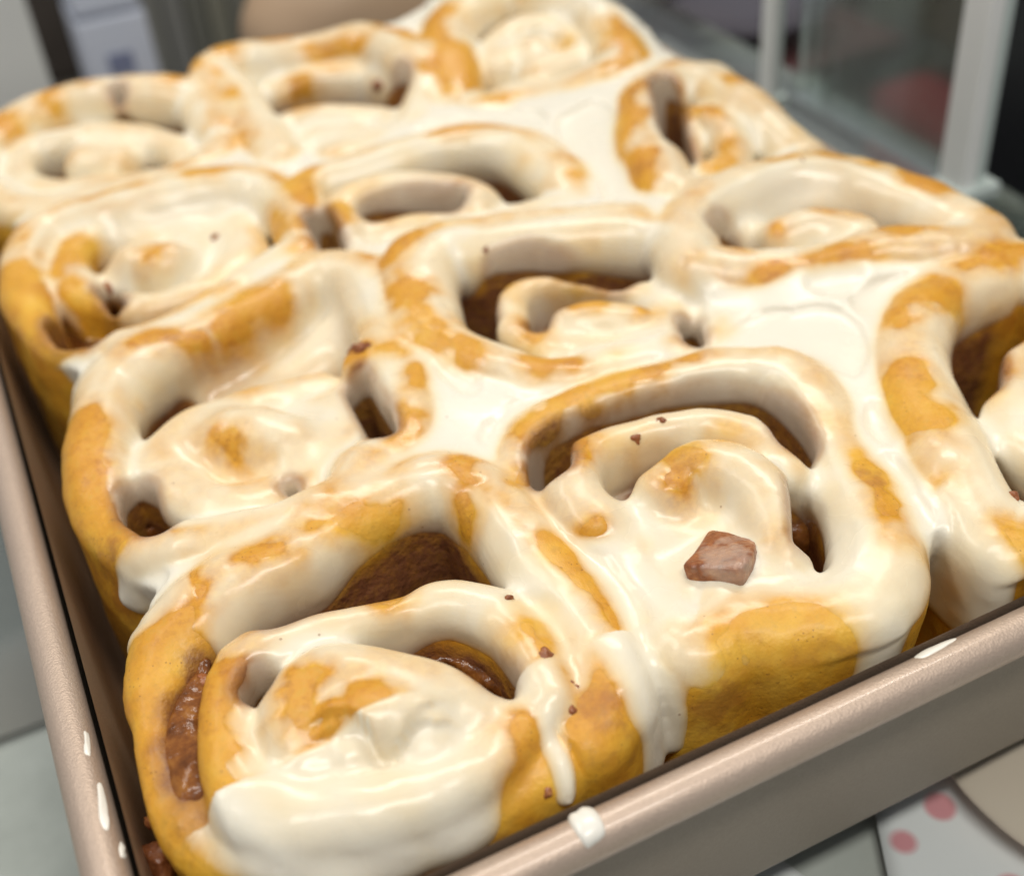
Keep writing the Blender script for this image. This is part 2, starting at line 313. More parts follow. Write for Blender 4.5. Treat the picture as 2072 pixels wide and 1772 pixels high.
BARE = [
  [(12.3,58.7,55.0,8.0),(9.8,47.6,55.0,8.0),(9.2,34.2,55.0,8.0),(9.6,25.5,55.0,8.0)],
  [(14.2,26.6,53.0,5.0),(15.4,21.9,53.0,5.0)],
  [(21.2,43.0,57.0,4.0),(18.8,37.3,57.0,4.0),(18.7,30.6,57.0,4.0)],
  [(33.9,34.3,60.0,3.2),(33.8,26.3,60.0,3.2),(32.9,20.2,60.0,3.2)],
  [(42.3,26.2,63.0,3.0),(43.2,24.0,63.0,3.0)],
  [(27.0,16.0,55.0,2.6),(34.4,13.8,55.0,2.6)],
  [(48.9,73.5,56.0,2.2),(57.7,72.4,56.0,2.2),(65.4,72.0,56.0,2.2)],
  [(81.4,74.1,57.0,1.4),(75.6,62.3,57.0,1.4)],
  [(86.5,45.8,57.0,1.6),(88.9,34.8,57.0,1.6),(88.2,22.9,57.0,1.6),(86.9,14.7,57.0,1.6)],
  [(73.7,31.5,56.0,4.0),(74.9,26.2,56.0,4.0)],
  [(77.9,16.6,54.0,6.0),(77.9,4.9,54.0,6.0)],
  [(64.9,9.9,50.0,6.0),(61.3,5.4,50.0,6.0)],
  [(14.8,82.7,55.0,1.6)],
  [(55.5,49.8,58.0,2.0)],
  [(37.5,69.6,55.0,2.2),(40.8,69.2,55.0,2.2)],
  [(97.4,77.8,60.0,1.8),(106.7,82.5,60.0,1.8),(118.2,84.1,60.0,1.8),(128.5,83.0,60.0,1.8)],
  [(103.8,70.7,57.0,2.6)],
  [(115.2,56.5,61.0,2.5)],
  [(116.4,49.3,60.0,2.8),(114.9,46.0,60.0,2.8)],
  [(129.7,52.3,61.0,2.4)],
  [(109.1,10.4,57.0,6.0),(116.1,3.2,57.0,6.0)],
  [(101.3,9.1,57.0,5.0)],
  [(150.6,32.6,58.0,1.8)],
  [(145.6,24.8,58.0,2.0)],
  [(90.9,67.2,58.0,1.4)],
  [(168.5,70.3,58.0,2.2),(166.6,74.8,58.0,2.2)],
  [(157.6,84.5,58.0,1.5),(143.6,89.1,58.0,1.5)],
  [(190.8,97.6,56.0,2.2),(184.2,96.5,56.0,2.2)],
  [(96.4,153.0,63.0,1.8),(102.2,157.8,63.0,1.8)],
  [(97.1,137.5,61.0,1.8)],
  [(97.2,109.0,59.0,2.0)],
  [(114.8,111.1,57.0,2.2),(116.3,116.2,57.0,2.2)],
  [(131.8,114.7,60.0,2.6)],
  [(140.7,105.9,59.0,2.0)],
  [(108.9,99.0,58.0,1.4),(115.1,96.7,58.0,1.4)],
  [(83.1,120.8,58.0,1.5)],
  [(76.5,125.1,58.0,1.6)],
  [(51.5,154.1,59.0,2.6),(66.0,161.0,59.0,2.6)],
  [(35.4,154.6,57.0,2.0),(47.7,153.0,57.0,2.0)],
  [(13.7,129.9,54.0,5.5),(10.1,113.1,54.0,5.5),(9.5,96.4,54.0,5.5)],
  [(9.8,208.9,54.0,7.0),(10.7,189.0,54.0,7.0),(11.9,165.7,54.0,7.0)],
  [(41.4,110.0,57.0,2.0),(43.7,102.9,57.0,2.0)],
  [(16.6,98.1,57.0,1.8)],
  [(20.2,209.2,58.0,3.0),(26.0,220.3,58.0,3.0),(30.2,221.3,58.0,3.0)],
  [(22.3,200.0,53.0,3.0),(27.9,185.3,53.0,3.0)],
  [(45.0,200.2,59.0,2.2)],
  [(28.0,169.0,56.0,1.8),(41.0,169.1,56.0,1.8),(53.3,175.2,56.0,1.8)],
  [(78.0,200.7,59.0,3.0),(77.8,191.1,59.0,3.0)],
  [(59.8,166.8,58.0,2.2)],
  [(90.8,216.3,59.0,4.0),(89.6,201.4,59.0,4.0)],
  [(92.9,187.1,57.0,3.0)],
  [(136.1,215.3,62.0,2.0),(154.8,207.1,62.0,2.0)],
  [(71.0,231.1,60.0,2.0),(67.2,233.6,60.0,2.0)],
  [(171.1,112.8,60.0,2.0)],
  [(213.0,95.6,60.0,1.8),(204.6,97.2,60.0,1.8)],
  [(200.5,118.7,58.0,2.0),(205.4,113.1,58.0,2.0)],
  [(217.4,135.3,60.0,1.6)],
  [(225.8,114.0,61.0,2.4),(227.5,106.6,61.0,2.4)],
  [(193.3,74.5,60.0,3.4),(199.8,73.9,60.0,3.4)],
  [(174.2,51.3,59.0,2.0),(174.6,47.1,59.0,2.0)],
  [(166.8,43.6,58.0,2.6),(169.9,39.8,58.0,2.6)],
  [(160.7,6.2,56.0,4.0)],
  [(225.5,76.7,60.0,1.6),(211.2,78.8,60.0,1.6)],
  [(174.9,189.0,62.0,5.0),(168.1,174.8,62.0,5.0)],
  [(171.7,162.8,60.0,3.4),(169.8,155.6,60.0,3.4)],
  [(202.0,164.4,62.0,3.0),(196.0,155.7,62.0,3.0)],
  [(206.3,182.6,63.0,2.2)],
  [(112.4,279.8,61.0,4.5),(108.8,263.6,61.0,4.5)],
  [(122.4,288.6,62.0,2.0),(137.4,281.7,62.0,2.0)],
  [(92.5,316.8,62.0,2.6),(97.6,303.7,62.0,2.6)],
  [(116.4,313.3,63.0,2.6),(118.4,302.6,63.0,2.6)],
  [(22.4,304.4,61.0,5.0)],
  [(37.0,307.7,61.0,3.0)],
  [(63.7,251.4,58.0,2.4)],
  [(154.4,271.8,66.0,4.0)],
  [(195.3,248.0,68.0,2.4)],
  [(205.1,236.1,67.0,4.0),(203.9,224.5,67.0,4.0)],
  [(159.7,253.8,64.0,4.0),(157.9,238.3,64.0,4.0)],
  [(156.4,292.1,66.0,2.0)],
  [(148.2,240.1,61.0,2.0),(160.2,229.3,61.0,2.0)],
]
POOLS = [
  [(90.8,99.2,57.0,13.0),(90.0,89.6,57.0,13.0)],
  [(85.5,107.1,54.0,7.0),(90.4,93.8,54.0,7.0),(92.7,71.5,54.0,7.0),(93.2,50.9,54.0,7.0),(94.9,34.8,54.0,7.0),(92.2,17.2,54.0,7.0)],
  [(89.0,96.1,53.0,5.0),(71.2,89.3,53.0,5.0),(53.7,86.1,53.0,5.0),(35.6,84.9,53.0,5.0),(18.2,87.7,53.0,5.0)],
  [(84.9,99.7,55.0,5.0),(99.1,99.4,55.0,5.0),(116.5,97.4,55.0,5.0)],
  [(70.5,154.1,54.0,5.0),(56.1,148.0,54.0,5.0),(30.8,142.7,54.0,5.0),(15.6,134.8,54.0,5.0)],
  [(89.2,162.0,55.0,6.0),(89.1,140.6,55.0,6.0),(87.5,117.5,55.0,6.0),(87.0,104.7,55.0,6.0)],
  [(170.6,91.1,54.0,6.0),(183.0,83.3,54.0,6.0),(171.4,63.1,54.0,6.0),(161.2,45.3,54.0,6.0),(158.0,29.3,54.0,6.0),(155.9,14.4,54.0,6.0)],
  [(161.9,111.4,55.0,9.0),(167.7,101.1,55.0,9.0),(177.5,94.9,55.0,9.0),(194.4,94.6,55.0,9.0)],
  [(217.0,92.9,54.0,6.0),(199.9,90.3,54.0,6.0),(183.6,87.8,54.0,6.0)],
  [(86.8,223.3,54.0,6.0),(87.4,189.0,54.0,6.0),(91.3,168.3,54.0,6.0)],
  [(84.2,272.1,56.0,6.0),(85.9,249.8,56.0,6.0),(98.3,229.5,56.0,6.0),(120.6,222.0,56.0,6.0)],
  [(90.5,307.2,57.0,7.0),(87.2,276.2,57.0,7.0)],
  [(173.3,221.6,58.0,6.0),(154.2,235.2,58.0,6.0),(141.0,235.7,58.0,6.0)],
  [(165.4,181.4,57.0,7.0),(167.8,211.0,57.0,7.0)],
]
DRIPS = [
  ('f',[(92.2,18.0,57.0,5.2),(87.7,8.0,56.0,5.2),(88.2,8.0,45.3,5.2),(87.7,8.0,37.4,5.2)]),
  ('f',[(71.9,7.8,57.0,1.8),(68.6,3.5,54.6,1.8),(66.7,3.5,46.7,1.8)]),
  ('f',[(131.1,7.9,57.0,5.5),(129.5,7.0,47.2,5.5),(127.0,7.0,36.5,5.5)]),
  ('f',[(153.8,7.5,57.0,3.6),(155.5,7.0,45.1,3.6),(156.0,7.0,35.4,3.6)]),
  ('f',[(25.6,13.2,57.0,8.0),(22.1,5.0,52.6,8.0)]),
  ('f',[(39.0,7.9,57.0,9.0),(36.6,4.0,50.9,9.0)]),
  ('f',[(49.8,6.1,57.0,7.5),(47.9,3.5,49.9,7.5)]),
  ('f',[(14.2,14.1,57.0,6.0),(15.6,5.5,57.0,6.0)]),
  ('f',[(32.1,8.7,57.0,8.0),(29.0,4.0,48.6,8.0)]),
  ('l',[(11.6,70.2,56.0,4.0),(8.0,70.2,50.0,4.0),(5.8,70.3,42.0,4.0)]),
  ('l',[(9.5,83.8,54.0,4.0),(6.6,87.0,45.0,4.0)]),
  ('l',[(16.1,154.6,55.0,4.5),(11.8,154.6,48.0,4.5),(8.5,154.3,42.0,4.5)]),
]
FILLING = [
  [(20.6,56.0,53.0,2.0),(18.1,51.4,52.5,2.8),(14.9,45.8,52.5,3.4),(12.8,37.7,52.5,3.8),(12.2,30.7,52.0,3.6),(13.7,26.4,51.0,2.5)],
]
CRUMBS = [
  ((1, 0),111.2,60.4,1.6),
  ((1, 0),114.8,63.7,1.4),
  ((1, 0),112.6,57.9,1.3),
  ((1, 0),115.0,60.0,1.8),
  ((1, 0),120.7,64.8,1.3),
  ((1, 0),127.0,68.3,1.6),
  ((1, 0),128.7,66.1,1.2),
  ((1, 0),141.4,44.3,1.2),
  ((0, 0),75.6,17.4,1.3),
  ((0, 0),54.3,34.7,1.8),
  ((0, 0),73.9,24.3,1.4),
  ((0, 0),72.8,13.9,1.2),
  ((0, 0),63.9,5.4,1.1),
  ((0, 0),74.1,39.4,1.0),
  ((0, 0),20.0,52.7,1.3),
  ((0, 1),78.5,125.6,3.6),
  ((0, 1),76.7,128.0,2.0),
  ((0, 1),16.5,99.0,1.2),
  ((2, 0),210.3,62.5,2.2),
  ((2, 0),168.8,16.2,1.3),
  ((1, 1),118.6,145.4,1.6),
  ((1, 1),114.8,138.2,1.5),
  ((1, 1),111.3,132.5,1.2),
  ((0, 2),32.1,202.5,2.0),
  ((0, 2),64.0,208.2,1.8),
  ((1, 3),136.3,267.3,2.4),
  ((2, 2),197.7,180.7,2.2),
  ((2, 1),176.8,127.9,1.8),
  ((2, 1),206.4,135.1,1.6),
]
# </data>

# ------------------------------------------------------------------ baking pan
PX0, PX1, PY0, PY1, RIMZ = 0.0, 232.0, 0.0, 318.0, 50.0

def rounded_rect(x0, x1, y0, y1, r, n=10):
    pts = []
    for cx, cy, a0 in ((x1 - r, y0 + r, -90), (x1 - r, y1 - r, 0), (x0 + r, y1 - r, 90), (x0 + r, y0 + r, 180)):
        for k in range(n + 1):
            a = math.radians(a0 + 90 * k / n)
            pts.append((cx + r * math.cos(a), cy + r * math.sin(a)))
    return pts

def loft(loops):
    V, Fc = [], []
    n = len(loops[0][0])
    for pts, z in loops:
        V += [(x * MM, y * MM, z * MM) for x, y in pts]
    for i in range(len(loops) - 1):
        for k in range(n):
            a, b = i * n + k, i * n + (k + 1) % n
            Fc.append((a, b, b + n, a + n))
    return V, Fc

def rr(off, r):
    return rounded_rect(PX0 - off, PX1 + off, PY0 - off, PY1 + off, max(r + off, 2))

pan = empty('baking_pan', (PX0 * MM, PY0 * MM, 0))
tag(pan, 'champagne gold metal baking pan with rolled rim holding the iced rolls', 'baking pan')
# inside wall and floor
V, Fc = loft([(rr(-1.0, 16), 48), (rr(-2.4, 16), 25), (rr(-4.2, 16), 6), (rr(-6.5, 16), 2.6), (rr(-9.5, 16), 1.6)])
Fc = [f[::-1] for f in Fc]
n = len(rr(0, 16)); Fc.append(tuple(range(len(V) - n, len(V))))
mesh_obj('inner_wall', V, Fc, M['inner'], pan, True)
V, Fc = loft([(rr(-1.4, 16), 0.2), (rr(-0.4, 16), 0.6), (rr(0.4, 16), 3), (rr(1.6, 16), 46.5)])
Fc.append(tuple(range(n))[::-1])
mesh_obj('outer_wall', V, Fc, M['wall'], pan, True)
prof = []
for k in range(15):
    a = math.radians(-200 + 300 * k / 14 + 40)
    prof.append((k, a))
loops = []
RC, RR = 4.0, 3.9
for k in range(25):
    a = math.radians(205 - 330 * k / 24)         # from the inside lip, over the top, round to the outside
    loops.append((rr(RC + RR * math.cos(a), 16), RIMZ - 4.2 + RR * 0.98 * math.sin(a)))
V, Fc = loft(loops)
mesh_obj('rim', V, [f[::-1] for f in Fc], M['rim'], pan, True)

# ------------------------------------------------------------------ voxel fields of the pastry
H = 0.64
GX0, GY0, GZ0 = 0.5, 0.0, 14.0
NX, NY, NZ = int(242 / H), int(330 / H), int(64 / H)
XS = (GX0 + H * np.arange(NX)).astype(np.float32)
YS = (GY0 + H * np.arange(NY)).astype(np.float32)
ZS = (GZ0 + H * np.arange(NZ)).astype(np.float32)
rng = np.random.default_rng(7)
LAT = rng.random((64, 64, 64)).astype(np.float32)

def vnoise(x, y, z, wl, seed=0):
    fx, fy, fz = x / wl + seed * 7.31, y / wl + seed * 3.17, z / wl + seed * 5.77
    ix, iy, iz = np.floor(fx).astype(np.int32), np.floor(fy).astype(np.int32), np.floor(fz).astype(np.int32)
    fx, fy, fz = fx - ix, fy - iy, fz - iz
    fx, fy, fz = (f * f * (3 - 2 * f) for f in (fx, fy, fz))
    r = 0
    for a in (0, 1):
        for b in (0, 1):
            for c in (0, 1):
                wgt = (fx if a else 1 - fx) * (fy if b else 1 - fy) * (fz if c else 1 - fz)
                r = r + wgt * LAT[(ix + a) & 63, (iy + b) & 63, (iz + c) & 63]
    return r * 2 - 1

def catmull(pts, step=2.5):
    P = np.array(pts, np.float64)
    if len(P) < 3: return P
    closed = np.linalg.norm(P[0, :2] - P[-1, :2]) < 0.5
    A = np.vstack([P[-2] if closed else 2 * P[0] - P[1], P, P[1] if closed else 2 * P[-1] - P[-2]])
    out = []
    for i in range(1, len(A) - 2):
        p0, p1, p2, p3 = A[i - 1:i + 3]
        m = max(2, int(np.linalg.norm(p2[:2] - p1[:2]) / step))
        for k in range(m):
            t = k / m
            out.append(0.5 * (2 * p1 + (p2 - p0) * t + (2 * p0 - 5 * p1 + 4 * p2 - p3) * t * t + (3 * p1 - p0 - 3 * p2 + p3) * t ** 3))
    out.append(A[-2]); return np.array(out)

def strip_maps(pts, pad):
    """2-D maps over a window: distance to the line, crest height and half width of the nearest point"""
    P = catmull(pts)
    wmax = P[:, 3].max() + pad
    i0 = max(0, int((P[:, 0].min() - wmax - GX0) / H)); i1 = min(NX, int((P[:, 0].max() + wmax - GX0) / H) + 2)
    j0 = max(0, int((P[:, 1].min() - wmax - GY0) / H)); j1 = min(NY, int((P[:, 1].max() + wmax - GY0) / H) + 2)
    if i1 <= i0 or j1 <= j0: return None
    X, Y = np.meshgrid(XS[i0:i1], YS[j0:j1], indexing='ij')
    best = np.full(X.shape, 1e9, np.float32); dist = best.copy(); hh = np.zeros_like(best); ww = np.zeros_like(best)
    segs = [(P[0], P[0])] if len(P) == 1 else list(zip(P[:-1], P[1:]))
    for a, b in segs:
        dx, dy = b[0] - a[0], b[1] - a[1]; l2 = dx * dx + dy * dy
        t = np.clip(((X - a[0]) * dx + (Y - a[1]) * dy) / l2, 0, 1).astype(np.float32) if l2 > 1e-9 else np.zeros_like(best)
        d = np.hypot(X - (a[0] + t * dx), Y - (a[1] + t * dy)).astype(np.float32)
        wv = (a[3] + t * (b[3] - a[3])).astype(np.float32)
        m = d - wv < best
        best[m] = (d - wv)[m]; dist[m] = d[m]; ww[m] = wv[m]; hh[m] = (a[2] + t * (b[2] - a[2]))[m]
    return (slice(i0, i1), slice(j0, j1)), dist, hh, ww

def wall_sdf(dist, hh, ww, taper=0.10, rfac=0.95):
    z = ZS[None, None, :]
    dep = np.clip((hh[:, :, None] - 10 - z) / 40, 0, 1)
    wz = ww[:, :, None] * (1 - taper * dep)
    r = (np.minimum(ww, 9.0) * rfac)[:, :, None]
    a = dist[:, :, None] - wz + r
    b = z - hh[:, :, None] + r
    return (np.sqrt(np.maximum(a, 0) ** 2 + np.maximum(b, 0) ** 2) + np.minimum(np.maximum(a, b), 0) - r).astype(np.float32)

def smin(a, b, k):
    h = np.maximum(k - np.abs(a - b), 0)
    return np.minimum(a, b) - h * h / (4 * k)

FAR = 9.0
D = np.full((NX, NY, NZ), FAR, np.float32)
FL = np.full((NX, NY, NZ), FAR, np.float32)
E2 = np.full((NX, NY), 99.0, np.float32)          # 2-D distance to the nearest dough
ID = np.zeros((NX, NY), np.int16)
ZC = np.full((NX, NY), 50.0, np.float32); ZO = np.full((NX, NY), 58.0, np.float32); EO = np.full((NX, NY), 99.0, np.float32)
SIN = np.full((NX, NY), 99.0, np.float32)           # signed 2-D distance to the nearest outer coil, negative inside a roll
D1 = np.full((NX, NY), 99.0, np.float32); D2 = D1.copy()   # 2-D distance to the nearest and the next roll
keys = sorted(ROLLS)
for rid, key in enumerate(keys):
    R2 = np.full((NX, NY), 99.0, np.float32)
    for kind, pts in ROLLS[key]:
        r_ = strip_maps(pts, FAR + 1)
        if r_ is None: continue
        win, dist, hh, ww = r_
        s = wall_sdf(dist, hh, ww, 0.12 if kind == 'o' else 0.04)
        D[win] = smin(D[win], np.minimum(s, FAR), 5.0 if kind == 'k' else 1.8)
        e = dist - ww + (2.0 if kind != 'o' else 0)
        m = e < E2[win]; E2[win][m] = e[m]; ID[win][m] = rid; ZC[win][m] = hh[m]
        R2[win] = np.minimum(R2[win], dist - ww)
        if kind == 'o':
            m = dist < EO[win]; EO[win][m] = dist[m]; ZO[win][m] = hh[m]
            Pg = catmull(pts); X_, Y_ = np.meshgrid(XS[win[0]], YS[win[1]], indexing='ij'); ins = np.zeros(X_.shape, bool)
            for a_, b_ in zip(Pg, np.roll(Pg, -1, 0)):
                if a_[1] == b_[1]: continue
                cr = (a_[1] > Y_) != (b_[1] > Y_)
                ins ^= cr & (X_ < (b_[0] - a_[0]) * (Y_ - a_[1]) / (b_[1] - a_[1]) + a_[0])
            SIN[win] = np.minimum(SIN[win], np.where(ins, -dist, dist))
        if kind == 'i':
            s = wall_sdf(dist, hh - 14, ww + 3.0, 0.0, 0.5)
            FL[win] = np.minimum(FL[win], s)
    D2 = np.minimum(D2, np.maximum(D1, R2)); D1 = np.minimum(D1, R2)
for pts in FILLING:
    win, dist, hh, ww = strip_maps(pts, FAR + 1)
    FL[win] = np.minimum(FL[win], wall_sdf(dist, hh, ww, 0.0, 0.6))

def add_noise(Fd, comps):
    idx = np.nonzero(np.abs(Fd) < 3.5)
    x, y, z = XS[idx[0]], YS[idx[1]], ZS[idx[2]]
    v = 0
    for wl, amp, seed in comps: v = v + amp * vnoise(x, y, z, wl, seed)
    Fd[idx] += v
add_noise(D, ((28, 1.3, 9), (15, 1.0, 1), (7, 0.45, 2), (3.0, 0.14, 3)))
add_noise(FL, ((8, 1.3, 4), (2.6, 0.35, 5)))
CAVF = np.full((NX, NY, NZ), FAR, np.float32)
CAV2 = np.full((NX, NY), 99.0, np.float32)
for pts, zb in CAVITIES:
    win, dist, hh, ww = strip_maps(pts, FAR)
    q = np.maximum(dist[:, :, None] - ww[:, :, None], zb - ZS[None, None, :])
    CAVF[win] = np.minimum(CAVF[win], q)
    CAV2[win] = np.minimum(CAV2[win], dist - ww)
D = -smin(-D, CAVF + 0.6, 2.5)
FL = np.maximum(FL, -(CAVF - 0.5))
# the pan presses the batch straight below its rim
gx, gy = np.meshgrid(XS, YS, indexing='ij')
pan2 = np.maximum(np.maximum(PX0 + 3.0 - gx, gx - PX1 + 3.0), np.maximum(PY0 + 3.0 - gy, gy - PY1 + 3.0))
lim = pan2[:, :, None] - np.maximum(ZS - RIMZ, 0)[None, None, :] * 1.2
D = -smin(-D, -np.clip(lim, -FAR, FAR), 3.0)
FL = np.maximum(FL, lim)

def blur(A, sig, axes=(0, 1, 2)):
    # three box passes per axis
    wbox = max(1, int(round(math.sqrt(12 * (sig / H) ** 2 / 3 + 1)))) | 1
    r = wbox // 2
    for ax in axes:
        for _ in range(3):
            pad = [(0, 0)] * A.ndim; pad[ax] = (r + 1, r)
            c = np.cumsum(np.pad(A, pad, mode='edge'), axis=ax, dtype=np.float32)
            hi = [slice(None)] * A.ndim; lo = [slice(None)] * A.ndim
            hi[ax] = slice(wbox, None); lo[ax] = slice(0, -wbox)
            A = (c[tuple(hi)] - c[tuple(lo)]) / wbox
    return A

U = np.minimum(D, FL)
vsd = -SIN                                          # negative between the rolls
pool = np.clip(blur(np.clip(0.5 - vsd / 5, 0, 1).astype(np.float32), 1.5, (0, 1)), 0, 1)
ZC = blur(ZC, 2.6, (0, 1))
rim_d = np.minimum(np.minimum(gx - PX0 - 3, gy - PY0 - 3), np.minimum(PX1 - 3 - gx, PY1 - 3 - gy))
ZV = blur(ZO, 6.0, (0, 1)) - 2.6 + 1.2 * vnoise(gx, gy, gx * 0, 19, 17) - np.maximum(0, 13 - rim_d) * 1.3
I = blur(U, 1.7)
I += (blur(U, 6.0) - I) * (0.04 + 0.6 * pool)[:, :, None]
# the glaze bridges the seams between the rolls
I = smin(I, np.maximum(ZS[None, None, :] - ZV[:, :, None], np.clip(vsd, -FAR, FAR)[:, :, None] - 1.0).astype(np.float32), 4.0)
slab = np.clip(ZS[None, None, :] - ZV[:, :, None], -FAR, FAR).astype(np.float32)
I += (slab - I) * np.clip((pool - 0.8) * 5, 0, 1)[:, :, None]
del slab
# poured thickness
t0 = 0.64 + 0.45 * vnoise(gx, gy, gx * 0, 21, 11) + 0.25 * vnoise(gx, gy, gx * 0, 8, 12) + 0.25 * pool
I -= t0[:, :, None]
sm = blur(I, 2.4)
I += (sm - I) * (0.06 + 0.9 * np.clip(pool * 1.6, 0, 1))[:, :, None]
del sm
# where the dough stays bare: the dough field lifted to the icing's level
B = np.full((NX, NY), -60.0, np.float32)
for pts in BARE:
    r_ = strip_maps(pts, 10)
    if r_ is None: continue
    win, dist, hh, ww = r_
    B[win] = np.maximum(B[win], (ww * 1.05 - dist) * 0.10 - np.maximum(dist - ww - 3.0, 0) ** 2 * 0.10)
B += 0.16 * vnoise(gx, gy, gx * 0, 4.5, 13) + 0.10 * vnoise(gx, gy, gx * 0, 1.9, 14)
B = np.minimum(B, 0.22)
BC = -0.35 - np.maximum(CAV2 - 0.8, 0) * 0.8
for pts in FILLING:
    win, dist, hh, ww = strip_maps(pts, 12)
    BC[win] = np.maximum(BC[win], (ww + 1.6 - dist) * 0.5 + 0.4 * vnoise(gx[win], gy[win], gx[win] * 0, 4, 20))
       # only a film runs down into the gaps
# outer flanks of the batch stay bare below the crest, save for the runs placed on them
edge = np.minimum(np.minimum(gx - 17, gy - 17), np.minimum(PX1 - 15 - gx, PY1 - 15 - gy))
crest = 50.0 + 3.0 * vnoise(gx, gy, gx * 0, 13, 15)
flank = ((crest[:, :, None] - ZS[None, None, :]) * 0.2 - np.maximum(edge + 3, 0)[:, :, None] * 0.6).astype(np.float32)
deep = ZC - 13.0 + 4.5 * np.exp(-(np.maximum(CAV2, 0) / 3.0) ** 2) + 3.0 * vnoise(gx, gy, gx * 0, 11, 16)
inner = np.clip((deep[:, :, None] - ZS[None, None, :]) * 0.25, -60, 0.8) - (np.clip(pool - 0.1, 0, 1) * 16)[:, :, None]
film = 0.17 + 0.32 * vnoise(gx, gy, gx * 0, 9, 18) + 0.14 * vnoise(gx, gy, gx * 0, 3.2, 19)
low = np.clip((ZC - 11.0)[:, :, None] - ZS[None, None, :], 0, 30) * 0.3
I = smin(I, (U - film[:, :, None] + low).astype(np.float32), 0.4)      # a thin coat clings to every crest
del low
J = -smin(-I, -(U + B[:, :, None]), 0.7)
I += 1.7 * (1 - np.exp(-np.maximum(J - I, 0) / 1.7)) + np.where(J - I > 0, 0.0, J - I)   # a patch thins the glaze, it does not dig a pit
del J
BB = np.maximum(np.maximum(BC[:, :, None], inner), np.clip(flank, -60, 1.2)).astype(np.float32)
del inner
I = -smin(-I, -(U + BB), 0.7)
del BB, flank

def run_down(side, pts):
    """a run of icing clinging to an outer flank, thickest along its line and at its tip"""
    P = catmull(pts, 2)
    ax = 0 if side == 'f' else 1
    A = (XS if ax == 0 else YS)[:, None]; Z = ZS[None, :]
    best = np.full((A.shape[0], NZ), 1e9, np.float32); th = np.zeros_like(best)
    n_ = len(P) - 1
    for k, (a, b) in enumerate(zip(P[:-1], P[1:])):
        da, dz = b[ax] - a[ax], b[2] - a[2]; l2 = da * da + dz * dz + 1e-9
        t = np.clip(((A - a[ax]) * da + (Z - a[2]) * dz) / l2, 0, 1)
        q = np.hypot(A - a[ax] - t * da, Z - a[2] - t * dz) / a[3]
        m = q < best; best[m] = q[m]
        th[m] = (0.25 + 1.0 * ((k + t) / n_))[m]
    wv = P[0, 3]
    th = th * min(1.5, 0.55 + 0.28 * wv) * np.clip(1 - best ** 2, -3, 1) ** 1
    win = (slice(None), slice(0, int(24 / H)), slice(None)) if ax == 0 else (slice(0, int(24 / H)), slice(None), slice(None))
    t3 = th[:, None, :] if ax == 0 else th[None, :, :]
    I[win] = smin(I[win], U[win] - t3, 1.2)
for side, pts in DRIPS:
    run_down(side, pts)

CHUNK = (113.0, 27.5)
ci_, cj_ = int((CHUNK[0] - GX0) / H), int((CHUNK[1] - GY0) / H)
CHUNKZ = float(ZS[np.nonzero(np.minimum(I[ci_, cj_], U[ci_, cj_]) < 0)[0][-1]])
win = (slice(ci_ - 22, ci_ + 23), slice(cj_ - 22, cj_ + 23), slice(None))
rad = np.sqrt((XS[win[0]][:, None, None] - CHUNK[0]) ** 2 + (YS[win[1]][None, :, None] - CHUNK[1]) ** 2 + (1.25 * (ZS[None, None, :] - CHUNKZ + 1.6)) ** 2) - 5.6
I[win] = smin(I[win], rad.astype(np.float32), 4.0)

def surface_nets(Fd):
    s = Fd < 0
    cells, pos, quads = [], [], []
    strides = (NY * NZ, NZ, 1)
    for ax in range(3):
        a = [slice(None)] * 3; b = [slice(None)] * 3
        a[ax] = slice(0, -1); b[ax] = slice(1, None)
        # keep off the border so that all four cells exist
        for o in range(3):
            if o != ax: a[o] = slice(1, -1); b[o] = slice(1, -1)
        sa, sb = s[tuple(a)], s[tuple(b)]
        idx = np.nonzero(sa != sb)
        off = [0 if o == ax else 1 for o in range(3)]
        i, j, k = (idx[0] + off[0], idx[1] + off[1], idx[2] + off[2])
        f0 = Fd[i, j, k]
        e = [0, 0, 0]; e[ax] = 1
        f1 = Fd[i + e[0], j + e[1], k + e[2]]
        t = f0 / (f0 - f1)
        p = np.stack([i, j, k], 1).astype(np.float32); p[:, ax] += t
        lin = i * strides[0] + j * strides[1] + k
        o1, o2 = [(1, 2), (2, 0), (0, 1)][ax]
        c0 = lin; c1 = lin - strides[o1]; c2 = c1 - strides[o2]; c3 = lin - strides[o2]
        flip = s[i, j, k]
        q = np.stack([c0, c1, c2, c3], 1)
        q[~flip] = q[~flip][:, ::-1]
        quads.append(q)
        for c in (c0, c1, c2, c3): cells.append(c); pos.append(p)
    cells = np.concatenate(cells); pos = np.concatenate(pos); quads = np.concatenate(quads)
    u, inv = np.unique(cells, return_inverse=True)
    cnt = np.bincount(inv).astype(np.float32)
    V = np.stack([np.bincount(inv, weights=pos[:, a]) / cnt for a in range(3)], 1).astype(np.float32)
    Q = np.searchsorted(u, quads)
    return V, Q

def sample(Fd, V):
    p = np.clip(V, 0, np.array([NX, NY, NZ]) - 1.001); i = p.astype(np.int32); f = p - i
    r = 0
    for a in (0, 1):
        for b in (0, 1):
            for c in (0, 1):
                wgt = (f[:, 0] if a else 1 - f[:, 0]) * (f[:, 1] if b else 1 - f[:, 1]) * (f[:, 2] if c else 1 - f[:, 2])
                r = r + wgt * Fd[i[:, 0] + a, i[:, 1] + b, i[:, 2] + c]
    return r

def vnormals(V, Q):
    a, b, c, d = (V[Q[:, i]] for i in range(4))
    fn = np.cross(c - a, d - b)
    N = np.stack([np.bincount(Q.ravel(), weights=np.repeat(fn[:, k], 4), minlength=len(V)) for k in range(3)], 1)
    return N / np.maximum(np.linalg.norm(N, axis=1, keepdims=True), 1e-12)

